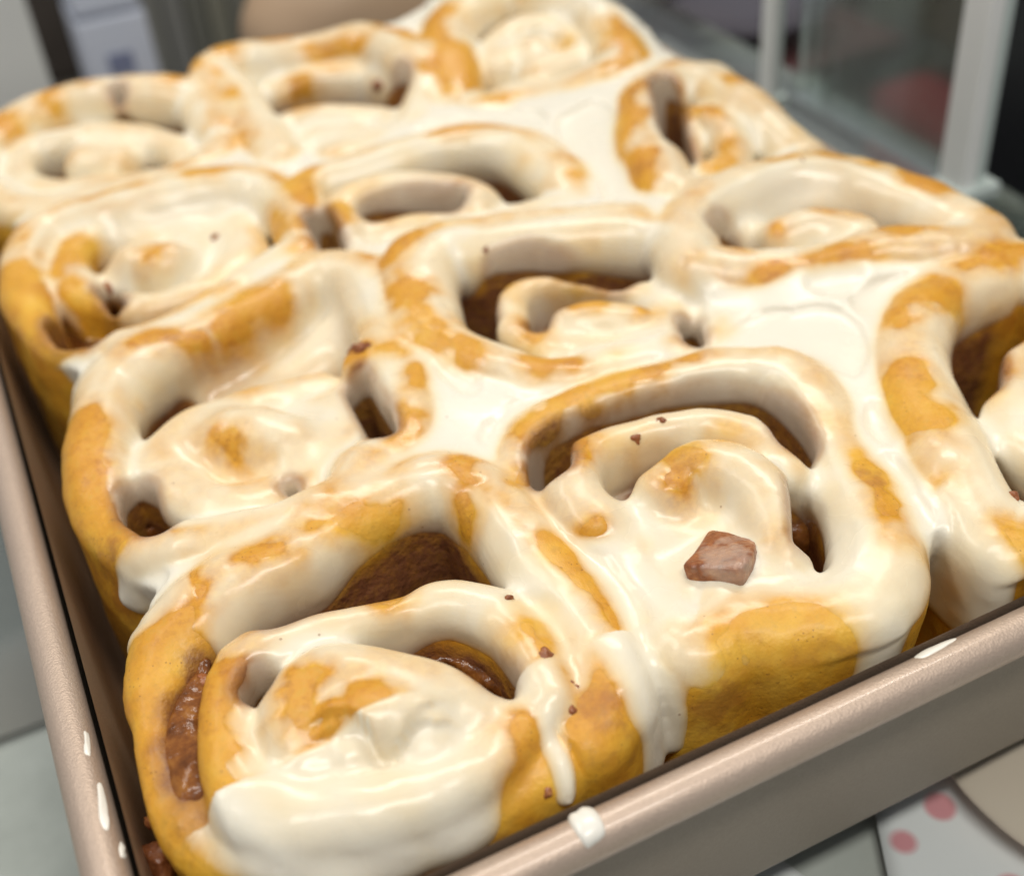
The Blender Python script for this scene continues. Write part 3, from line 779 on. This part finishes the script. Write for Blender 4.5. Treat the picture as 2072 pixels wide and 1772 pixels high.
def relax(V, Q, it=1):
    for _ in range(it):
        S = np.zeros_like(V, dtype=np.float64); n_ = np.zeros(len(V))
        for a, b in ((0, 1), (1, 2), (2, 3), (3, 0)):
            for k in range(3):
                S[:, k] += np.bincount(Q[:, a], weights=V[Q[:, b], k], minlength=len(V)) + np.bincount(Q[:, b], weights=V[Q[:, a], k], minlength=len(V))
            n_ += np.bincount(Q[:, a], minlength=len(V)) + np.bincount(Q[:, b], minlength=len(V))
        V = (0.5 * V + 0.5 * S / np.maximum(n_, 1)[:, None]).astype(np.float32)
    return V

BODY = np.zeros((NX, NY), np.float32)              # 0 along the seam between two rolls, 1 away from it
for rid in range(len(keys)):
    m = (ID == rid).astype(np.float32)
    BODY += m * np.clip((blur(m, 1.8, (0, 1)) - 0.62) / 0.36, 0, 1)
ROOTS = []
for rid, key in enumerate(keys):
    c_ = np.array([p[:3] for p in ROLLS[key][0][1]]).mean(0)
    o = empty('cinnamon_roll', (c_[0] * MM, c_[1] * MM, 2.2 * MM)); ROOTS.append(o)

def pieces(q, nv):
    lab = np.arange(nv)
    while True:
        m = lab[q].min(1); new = lab.copy()
        for k in range(4): np.minimum.at(new, q[:, k], m)
        new = new[new]
        if (new == lab).all(): return lab
        lab = new

def emit(name, V, Q, mat, attrs, keep, split=False):
    Nn = vnormals(V, Q)
    W = (V * H + np.array([GX0, GY0, GZ0])) * MM
    W[V[:, 2] < 1.2, 2] = 2.2 * MM                     # the foot of each roll stands on the pan floor
    fc = V[Q].mean(1)
    rid = ID[np.clip(fc[:, 0].round().astype(int), 0, NX - 1), np.clip(fc[:, 1].round().astype(int), 0, NY - 1)]
    for r in range(len(keys)):
        q = Q[keep & (rid == r)]
        if len(q) == 0: continue
        if split:
            u, inv = np.unique(q, return_inverse=True); lq = pieces(inv.reshape(-1, 4), len(u))[inv.reshape(-1, 4)[:, 0]]
            qs = [q[lq == l] for l, n_ in zip(*np.unique(lq, return_counts=True)) if n_ > 60]
        else: qs = [q]
        for q in qs: emit_one(name, W, Nn, q, mat, attrs, ROOTS[r])

def emit_one(name, W, Nn, q, mat, attrs, root):
        u, inv = np.unique(q, return_inverse=True); q = inv.reshape(-1, 4)
        me = bpy.data.meshes.new(name)
        co = (W[u] - np.array(root.location)).astype(np.float32)
        me.vertices.add(len(u)); me.vertices.foreach_set('co', co.ravel())
        me.loops.add(q.size); me.loops.foreach_set('vertex_index', q.ravel().astype(np.int32))
        me.polygons.add(len(q)); me.polygons.foreach_set('loop_start', np.arange(0, q.size, 4, dtype=np.int32))
        me.update(calc_edges=True); me.validate()
        me.shade_smooth()
        for an, av in attrs.items():
            at = me.attributes.new(an, 'FLOAT', 'POINT'); at.data.foreach_set('value', av[u].astype(np.float32))
        if len(me.vertices) == len(u): me.normals_split_custom_set_from_vertices([tuple(x) for x in Nn[u]])
        me.materials.append(mat)
        o = bpy.data.objects.new(name, me); col.objects.link(o); o.parent = root

def tints(V):
    x, y, z = (V[:, i] * H + g for i, g in enumerate((GX0, GY0, GZ0)))
    fl = sample(FL, V); dd = sample(D, V); cv = sample(CAVF, V)
    cin = np.clip(1.0 - (fl - np.minimum(dd, 0.5)) / 3.6 + 0.35 * vnoise(x, y, z, 3.5, 24), 0, 1) * 0.85
    cin = np.maximum(cin, np.clip(1 - cv / 2.5, 0, 1) * 0.75)
    ii, jj = np.clip((V[:, 0]).round().astype(int), 0, NX - 1), np.clip((V[:, 1]).round().astype(int), 0, NY - 1)
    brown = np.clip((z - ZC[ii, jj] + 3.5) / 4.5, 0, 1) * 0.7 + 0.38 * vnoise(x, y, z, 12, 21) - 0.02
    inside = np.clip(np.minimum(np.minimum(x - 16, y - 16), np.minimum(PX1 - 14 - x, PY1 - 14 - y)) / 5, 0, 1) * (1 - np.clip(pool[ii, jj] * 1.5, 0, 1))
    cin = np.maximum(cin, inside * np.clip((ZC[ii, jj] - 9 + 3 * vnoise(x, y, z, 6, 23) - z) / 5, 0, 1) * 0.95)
    return np.clip(brown, 0, 1), cin

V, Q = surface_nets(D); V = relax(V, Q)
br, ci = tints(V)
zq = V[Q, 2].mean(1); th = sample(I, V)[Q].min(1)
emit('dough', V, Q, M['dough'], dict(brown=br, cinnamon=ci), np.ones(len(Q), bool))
V, Q = surface_nets(FL); V = relax(V, Q)
keep = (sample(D, V)[Q].max(1) > -0.3) & (V[Q, 2].mean(1) > 10)
emit('filling', V, Q, M['filling'], {}, keep, True)
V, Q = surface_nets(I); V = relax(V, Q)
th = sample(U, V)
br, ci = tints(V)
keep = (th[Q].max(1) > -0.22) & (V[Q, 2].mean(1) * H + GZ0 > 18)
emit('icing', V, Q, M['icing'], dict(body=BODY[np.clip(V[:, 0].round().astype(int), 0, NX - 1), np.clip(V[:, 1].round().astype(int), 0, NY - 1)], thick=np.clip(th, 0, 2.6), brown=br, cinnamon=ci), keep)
LABELS = {
 (0, 0): 'nearest iced cinnamon roll in the front corner with brown filling showing at left',
 (1, 0): 'iced cinnamon roll at the front with a brown candied chunk stuck in its icing',
 (2, 0): 'iced cinnamon roll ending the front row, cut off by the right picture edge',
 (0, 1): 'iced cinnamon roll directly behind the nearest corner roll, along the long left rim',
 (1, 1): 'iced cinnamon roll in the middle with a thick arched ring around its small centre',
 (2, 1): 'low broad iced cinnamon roll at the right edge beside the tall glass cabinet post',
 (0, 2): 'third iced cinnamon roll from the front along the left rim, bare tan inner ring',
 (1, 2): 'iced cinnamon roll behind the thick arched ring, mostly hidden below a crescent gap',
 (2, 2): 'tall iced cinnamon roll at the right edge with a deep dark hole beside its centre',
 (0, 3): 'blurred iced cinnamon roll in the far left corner of the pan',
 (1, 3): 'blurred iced cinnamon roll in the middle of the farthest row',
 (2, 3): 'highest blurred iced cinnamon roll in the far right corner of the pan',
}
for rid, key in enumerate(keys):
    tag(ROOTS[rid], LABELS[key], 'cinnamon roll', 'iced cinnamon rolls in the pan')
ROOT = dict(zip(keys, ROOTS))

# ------------------------------------------------------------------ crumbs, chunk and icing drops
def lump(name, loc, r, mat, parent=None, seed=0, squash=(1, 1, 1), cuboid=False):
    import bmesh
    rnd = random.Random(seed)
    big = r > 0.02
    bm = bmesh.new()
    if cuboid:
        bmesh.ops.create_cube(bm, size=2 * r)
        bmesh.ops.bevel(bm, geom=bm.edges[:], offset=r * 0.22, segments=3, affect='EDGES', profile=0.6)
        bmesh.ops.subdivide_edges(bm, edges=bm.edges[:], cuts=2, use_grid_fill=True)
    else:
        bmesh.ops.create_icosphere(bm, subdivisions=5 if big else 3, radius=r)
    V_ = np.array([v.co[:] for v in bm.verts])
    q = V_ / MM
    d = 1 + (0.20 if cuboid else 0.16 if big else 0.55) * vnoise(q[:, 0], q[:, 1], q[:, 2], 1.1 * r / MM, 30 + seed) + (0.03 if cuboid else 0.05 if big else 0.3) * vnoise(q[:, 0], q[:, 1], q[:, 2], 0.45 * r / MM, 60 + seed)
    V_ = V_ * d[:, None] * np.array(squash)
    rot = Matrix.Rotation(rnd.uniform(0, 6), 3, 'Z') @ Matrix.Rotation(0 if big else rnd.uniform(-.5, .5), 3, 'X') if not cuboid else Matrix.Rotation(math.radians(38), 3, 'Z') @ Matrix.Rotation(math.radians(-16), 3, 'X') @ Matrix.Rotation(math.radians(10), 3, 'Y')
    for v, p in zip(bm.verts, V_): v.co = rot @ Vector(p)
    me = bpy.data.meshes.new(name); bm.to_mesh(me); bm.free(); me.shade_smooth(); me.materials.append(mat)
    o = bpy.data.objects.new(name, me); col.objects.link(o)
    o.location = loc
    if parent:
        o.parent = parent; o.location = Vector(loc) - parent.location
    return o

def make_crumb(name, film):
    t = NT(name)
    n = t.noise(500, 4, 0.6)
    c = t.ramp(n, [(0.3, (0.17, 0.05, 0.016)), (0.55, (0.31, 0.105, 0.035)), (0.8, (0.48, 0.22, 0.08))])
    if film:
        f = t.ramp(t.noise(130, 3, 0.6), [(0.40, (0.75,) * 3), (0.48, (0.4,) * 3), (0.53, (0.0,) * 3)])
        c = t.mix(t.math('MULTIPLY', f, film), c, (0.70, 0.60, 0.50))
    t.bsdf(Base__Color=c, Roughness=0.28, Normal=t.bump(t.noise(900, 3), 0.0004, 0.8))
    return t.m
M['crumb'] = make_crumb('caramel_crumb', 0.0); M['chunk'] = make_crumb('candied_chunk_skin', 0.45)

def top_at(x, y):
    """height of the finished surface (icing or dough) over a point, mm"""
    i, j = int((x - GX0) / H), int((y - GY0) / H)
    c_ = np.nonzero(np.minimum(I[i, j], U[i, j]) < 0)[0]
    return float(ZS[c_[-1]]) if len(c_) else 5.0

for n_, (key, x, y, r) in enumerate(CRUMBS):
    lump('crumb', (x * MM, y * MM, (top_at(x, y) - r * 0.35) * MM), r * 0.8 * MM, M['crumb'], ROOT[key], n_)
tag(lump('candied_chunk', (CHUNK[0] * MM, CHUNK[1] * MM, (CHUNKZ - 1.7) * MM), 5.6 * MM, M['chunk'], None, 3, (1.1, 0.95, 0.9), True),
    'brown cube shaped candied chunk half coated in icing, sunk in a front roll', 'candied chunk')
for k, (x, y, z, r, lab) in enumerate((
        (3.6, 32.5, 36, 3.4, 'larger brown sugary lump caught between the left pan wall and corner roll'),
        (4.6, 38.0, 40, 2.2, 'smaller brown sugary lump just behind the larger one in the left pan gap'))):
    tag(lump('sugar_lump', (x * MM, y * MM, z * MM), r * MM, M['crumb'], None, 80 + k), lab, 'sugar lump', 'sugary lumps in the pan gap')

def rim_drop(side, pos, half, a0, a1, thick, seed, label):
    """icing clinging to the round rim: s along the rim, a round it (0 = outwards, 90 = top, 180 = inwards)"""
    ns, na = 22, 18
    V_, F_ = [], []
    for i in range(ns + 1):
        s = -1 + 2 * i / ns
        for j in range(na + 1):
            b = -1 + 2 * j / na
            wob = 0.16 * vnoise(np.array([s * 2.1]), np.array([b * 1.3]), np.array([0.0]), 1.0, seed)[0]
            rad = s * s + b * b
            k_ = max(0.0, 1 - abs(s) ** 3) ; k2 = max(0.0, 1 - abs(b) ** 3)
            hgt = thick * (k_ * k2) ** 0.5 * (1 + wob) - 0.25
            ss = s * half * (1 + 0.3 * wob) * (0.55 + 0.45 * (1 - b * b) ** 0.5)
            a = math.radians(a0 + (a1 - a0) * (b * 0.5 + 0.5) + 18 * wob + 6 * s)
            R_ = RR + hgt
            u_ = RC + R_ * math.cos(a); z_ = RIMZ - 4.2 + R_ * 0.98 * math.sin(a)
            p = (pos + ss, PY0 - u_, z_) if side == 'f' else (PX0 - u_, pos + ss, z_)
            V_.append(tuple(q * MM for q in p))
    for i in range(ns):
        for j in range(na):
            a = i * (na + 1) + j
            F_.append((a, a + 1, a + na + 2, a + na + 1))
    if side == 'f': F_ = [f[::-1] for f in F_]
    o = mesh_obj('icing_drop', V_, F_, M['plain_icing'], None, True)
    tag(o, label, 'icing drop', 'icing drops on the pan rim')
M['plain_icing'] = mat_plain('plain_icing', (0.80, 0.775, 0.69), 0.25, 0, (0.83, 0.80, 0.72))
rim_drop('f', 66.5, 2.5, 40, 158, 1.15, 1, 'thick white icing bead straddling the front pan rim')
rim_drop('f', 137.0, 5.0, 112, 160, 0.6, 2, 'flat white icing smear on the inner edge of the front pan rim')
rim_drop('l', 52.0, 3.4, 120, 138, 0.5, 3, 'short thin icing streak on the left pan rim, farthest of the three')
rim_drop('l', 37.5, 5.6, 116, 140, 0.55, 4, 'longest curved icing streak on the left pan rim')
rim_drop('l', 28.6, 2.0, 142, 162, 0.55, 5, 'small oval icing spot on the inner left pan rim, nearest the camera')

# ------------------------------------------------------------------ shelf, cabinet and what stands around
def plane(name, x0, x1, y0, y1, z, mat, parent=None):
    return mesh_obj(name, [(x0, y0, z), (x1, y0, z), (x1, y1, z), (x0, y1, z)], [(0, 1, 2, 3)], mat, parent)
def box(name, x0, x1, y0, y1, z0, z1, mat, parent=None, bev=0.0):
    v = [(x, y, z) for z in (z0, z1) for x, y in ((x0, y0), (x1, y0), (x1, y1), (x0, y1))]
    o = mesh_obj(name, v, [(3, 2, 1, 0), (4, 5, 6, 7), (0, 1, 5, 4), (1, 2, 6, 5), (2, 3, 7, 6), (3, 0, 4, 7)], mat, parent)
    if bev:
        m = o.modifiers.new('bevel', 'BEVEL'); m.width = bev; m.segments = 3
    return o
CZ = -0.021
tag(box('glass_shelf', -0.5, 0.332, -0.4, 0.47, -0.006, -0.0002, M['glass']), 'clear glass shelf that the baking pan stands on', 'shelf')
tag(box('counter', -0.8, 0.335, -0.8, 0.42, CZ - 0.03, CZ, M['counter']), kind='structure')
CB = -0.075
tag(box('back_counter', -0.8, 0.335, 0.43, 1.1, CB - 0.03, CB, mat_plain('back_counter_brown', (0.075, 0.065, 0.055), 0.5, 0, (0.11, 0.095, 0.085), 12)), kind='structure')
tag(plane('floor', -4, 4, -4, 5, -0.85, mat_plain('dark_floor', (0.055, 0.045, 0.04), 0.5, 0, (0.09, 0.08, 0.07), 6)), kind='structure')
tag(box('added_mat', -0.32, 0.02, 0.127, 0.415, CZ + 0.0005, CZ + 0.003, mat_plain('taupe_tone', (0.24, 0.22, 0.195), 0.6, 0, (0.30, 0.275, 0.25), 30)), 'taupe mat added for the darker zone under the glass left of the pan', 'mat')  # flat sheet added to make the zone left of the pan darker
bpy.data.objects['added_mat'].name = 'tone_mat'

def paper_mat():
    t = NT('dotted_paper')
    vor = t.n('TexVoronoi', Scale=85.0, Randomness=0.5); t.t.links.new(t.pos(), vor.inputs['Vector'])
    f = t.ramp(vor.outputs['Distance'], [(0.24, (1,) * 3), (0.36, (0,) * 3)])
    t.bsdf(Base__Color=t.mix(f, (0.92, 0.91, 0.93), (0.80, 0.34, 0.38)), Roughness=0.6)
    return t.m
M['paper'] = paper_mat()
def sheet(name, x0, x1, y0, y1, z, amp, mat, ang, label, cat):
    n_ = 26; V_, F_ = [], []
    ca, sa = math.cos(ang), math.sin(ang); cx, cy = (x0 + x1) / 2, (y0 + y1) / 2
    for i in range(n_ + 1):
        for j in range(n_ + 1):
            x = x0 + (x1 - x0) * i / n_; y = y0 + (y1 - y0) * j / n_
            h_ = amp * (1 + float(vnoise(np.array([x / MM]), np.array([y / MM]), np.array([0.0]), 22, 41)[0]))
            V_.append((cx + (x - cx) * ca - (y - cy) * sa, cy + (x - cx) * sa + (y - cy) * ca, z + h_))
    for i in range(n_):
        for j in range(n_):
            a = i * (n_ + 1) + j; F_.append((a, a + n_ + 1, a + n_ + 2, a + 1))
    o = mesh_obj(name, V_, F_, mat, None, True)
    m = o.modifiers.new('thickness', 'SOLIDIFY'); m.thickness = 0.0004
    return tag(o, label, cat, 'dotted paper sheets under the glass')
sheet('paper_sheet', 0.066, 0.122, -0.05, 0.03, CZ + 0.002, 0.0015, M['paper'], 0.3, 'pink dotted white paper under the glass just below the pan front', 'paper sheet')
sheet('paper_sheet', 0.139, 0.24, -0.06, 0.045, CZ + 0.002, 0.0015, M['paper'], -0.5, 'pink dotted white paper under the glass at lower right', 'paper sheet')
tag(lump('paper_bag', (0.203, 0.000, CZ + 0.0085), 0.040, mat_plain('tan_bag_paper', (0.72, 0.58, 0.47), 0.7, 0, (0.78, 0.66, 0.55)), None, 91, (1.1, 1.0, 0.11)),
    'blurred tan paper bag lying on dotted paper under the glass', 'paper bag')

alu = mat_plain('brushed_aluminium', (0.84, 0.85, 0.81), 0.3, 0.0, (0.90, 0.90, 0.87), 90)
M['edge'] = mat_plain('green_glass_edge', (0.50, 0.58, 0.55), 0.15, 0.0, (0.62, 0.69, 0.65), 60)
gc = empty('glass_cabinet', (0.312, 0.24, 0)); tag(gc, 'glass cabinet side with pale upright posts behind the right rolls', 'cabinet')
def sub(o, part):
    o.parent = part; o.matrix_parent_inverse = Matrix(); o.location = (0, 0, 0)
    # parts share the cabinet's frame, so the sub-part keeps its place
    return o
def post(x, y, s, h=0.32):
    u_ = box('post', x - s, x + s * 0.1, y - s, y + s, 0.0, h, alu, gc, 0.001)
    sub(box('glass_edge', x + s * 0.25, x + s * 0.95, y - s * 0.8, y + s * 0.4, 0.0, h, M['edge'], None, 0.0008), u_)
    sub(box('foot', x - s * 1.5, x + s * 1.6, y - s * 1.5, y + s * 1.2, -0.0001, 0.005, M['edge'], None, 0.001), u_)
post(0.317, 0.188, 0.006)
post(0.304, 0.285, 0.0035)
box('glass_pane', 0.3118, 0.3148, 0.196, 0.281, 0.004, 0.32, M['glass'], gc)

dark = mat_plain('dark_cabinet', (0.27, 0.245, 0.23), 0.5, 0, (0.36, 0.335, 0.315), 9)
dark2 = mat_plain('black_panel', (0.012, 0.014, 0.017), 0.4)
cb = empty('back_cabinet', (0.78, 0.8, -0.85)); tag(cb, 'dark grey cabinet with slats toned as glass reflection streaks, blurred in the right background', 'cabinet')
box('body', 0.80, 1.0, 0.30, 1.55, -0.85, 0.3, dark, cb)
for k in range(9):
    y = 0.36 + 0.125 * k
    box('reflection_slat', 0.775, 0.799, y, y + 0.045, -0.84, 0.28, mat_plain('reflection_streak_grey', *[((0.2, 0.185, 0.17), 0.5), ((0.75, 0.73, 0.70), 0.3), ((0.36, 0.34, 0.32), 0.5)][k % 3]), cb)  # bright glass reflection streaks put into the varied slat colours
bp = box('black_panel', 0.40, 0.43, 0.12, 0.262, -0.85, 0.3, dark2); tag(bp, 'black upright panel at the right edge beside the bright post', 'panel')
rb = empty('red_box', (0.53, 0.46, -0.85)); tag(rb, 'dark red blurred box in the background behind the glass pane', 'box')
red = mat_plain('dark_red', (0.20, 0.03, 0.04), 0.5, 0, (0.28, 0.06, 0.065), 14)
box('carton', 0.50, 0.60, 0.37, 0.52, -0.85, -0.155, red, rb, 0.004)
box('lid', 0.497, 0.603, 0.367, 0.523, -0.154, -0.140, red, rb, 0.003)
pl = empty('dark_plate', (0.43, 0.485, -0.064)); tag(pl, 'dark round plate on a maroon stand blurred at the top of the picture', 'plate')
def lathe(name, prof, cx, cy, mat, parent, n_=40):
    V_, F_ = [], []
    for r, z in prof:
        for k in range(n_):
            a = 2 * math.pi * k / n_; V_.append((cx + r * math.cos(a), cy + r * math.sin(a), z))
    for i in range(len(prof) - 1):
        for k in range(n_):
            a, b = i * n_ + k, i * n_ + (k + 1) % n_; F_.append((a, b, b + n_, a + n_))
    F_.append(tuple(range(n_))[::-1]); F_.append(tuple(range(len(V_) - n_, len(V_))))
    return mesh_obj(name, V_, F_, mat, parent, True)
st = empty('side_stand', (0.41, 0.5, -0.85)); tag(st, 'maroon side stand carrying the dark plate beyond the cabinet', 'stand')
mar = mat_plain('maroon', (0.09, 0.032, 0.032), 0.5, 0, (0.13, 0.05, 0.05), 15)
box('top', 0.337, 0.50, 0.43, 0.62, -0.074, -0.064, mar, st, 0.002)
box('body', 0.345, 0.49, 0.44, 0.61, -0.85, -0.0741, mar, st)
lathe('foot_ring', [(0.022, -0.0638), (0.022, -0.0612)], 0.43, 0.485, mat_plain('plate_foot', (0.06, 0.055, 0.07), 0.3), pl)
lathe('dish', [(0.02, -0.061), (0.042, -0.050), (0.046, -0.044), (0.040, -0.047), (0.001, -0.055)], 0.43, 0.485, mat_plain('plate_grey', (0.07, 0.065, 0.08), 0.25), pl)
tag(lump('plastic_bag', (0.385, 0.565, -0.030), 0.042, mat_plain('clear_plastic', (0.42, 0.46, 0.46), 0.18, 0, (0.6, 0.63, 0.62), 70), None, 77, (1, 1.1, 0.8)),
    'crumpled pale plastic bag blurred behind the far right roll', 'plastic bag')

wb = box('white_board', -0.06, 0.052, 0.545, 0.551, CB, 0.10, mat_plain('white_card', (0.82, 0.83, 0.79), 0.5)); tag(wb, 'off white upright board at the upper left corner', 'board')
wb.rotation_euler = (0, 0, 0)
ct = empty('carton', (0.09, 0.56, CB)); tag(ct, 'pale blue white carton with faint print standing at the upper left', 'carton')
cm = mat_plain('blue_white_card', (0.68, 0.74, 0.86), 0.45, 0, (0.76, 0.80, 0.90), 30)
box('body', 0.072, 0.108, 0.556, 0.60, CB, 0.004, cm, ct, 0.002); box('upper_body', 0.0735, 0.1065, 0.5575, 0.5985, 0.006, 0.10, cm, ct, 0.002)
box('band', 0.0728, 0.1072, 0.5568, 0.5992, 0.004, 0.006, mat_plain('band_grey', (0.30, 0.33, 0.40), 0.5), ct)
box('printed_mark', 0.083, 0.096, 0.5552, 0.5558, -0.026, -0.015, mat_plain('mark_blue', (0.25, 0.28, 0.42), 0.5), ct)
sp = empty('slatted_panel', (0.15, 0.62, CB)); tag(sp, 'grey green panel of upright strips behind the far left rolls', 'panel')
for k, cc in enumerate(((0.27, 0.275, 0.25), (0.24, 0.245, 0.23), (0.17, 0.175, 0.15), (0.25, 0.25, 0.20), (0.21, 0.215, 0.185), (0.17, 0.17, 0.145))):
    box('strip', 0.113 + 0.0125 * k, 0.1245 + 0.0125 * k, 0.615, 0.63 + 0.002 * (k % 2), CB, 0.12, mat_plain('strip_grey', cc, 0.5), sp, 0.001)
tag(box('dark_crate', -0.12, 0.40, 0.70, 0.80, CB, 0.16, mat_plain('dark_brown', (0.055, 0.045, 0.038), 0.6, 0, (0.09, 0.075, 0.062), 25), None, 0.004), 'dark brown crate in the shadow behind the white board', 'crate')
tag(lump('tan_bowl', (0.212, 0.545, CB + 0.052), 0.058, mat_plain('tan_clay', (0.42, 0.28, 0.17), 0.55, 0, (0.47, 0.33, 0.21), 20), None, 55, (1.15, 0.9, 0.92)),
    'smooth tan rounded loaf blurred behind the far middle roll', 'loaf')
bpy.data.objects['tan_bowl'].name = 'tan_loaf'
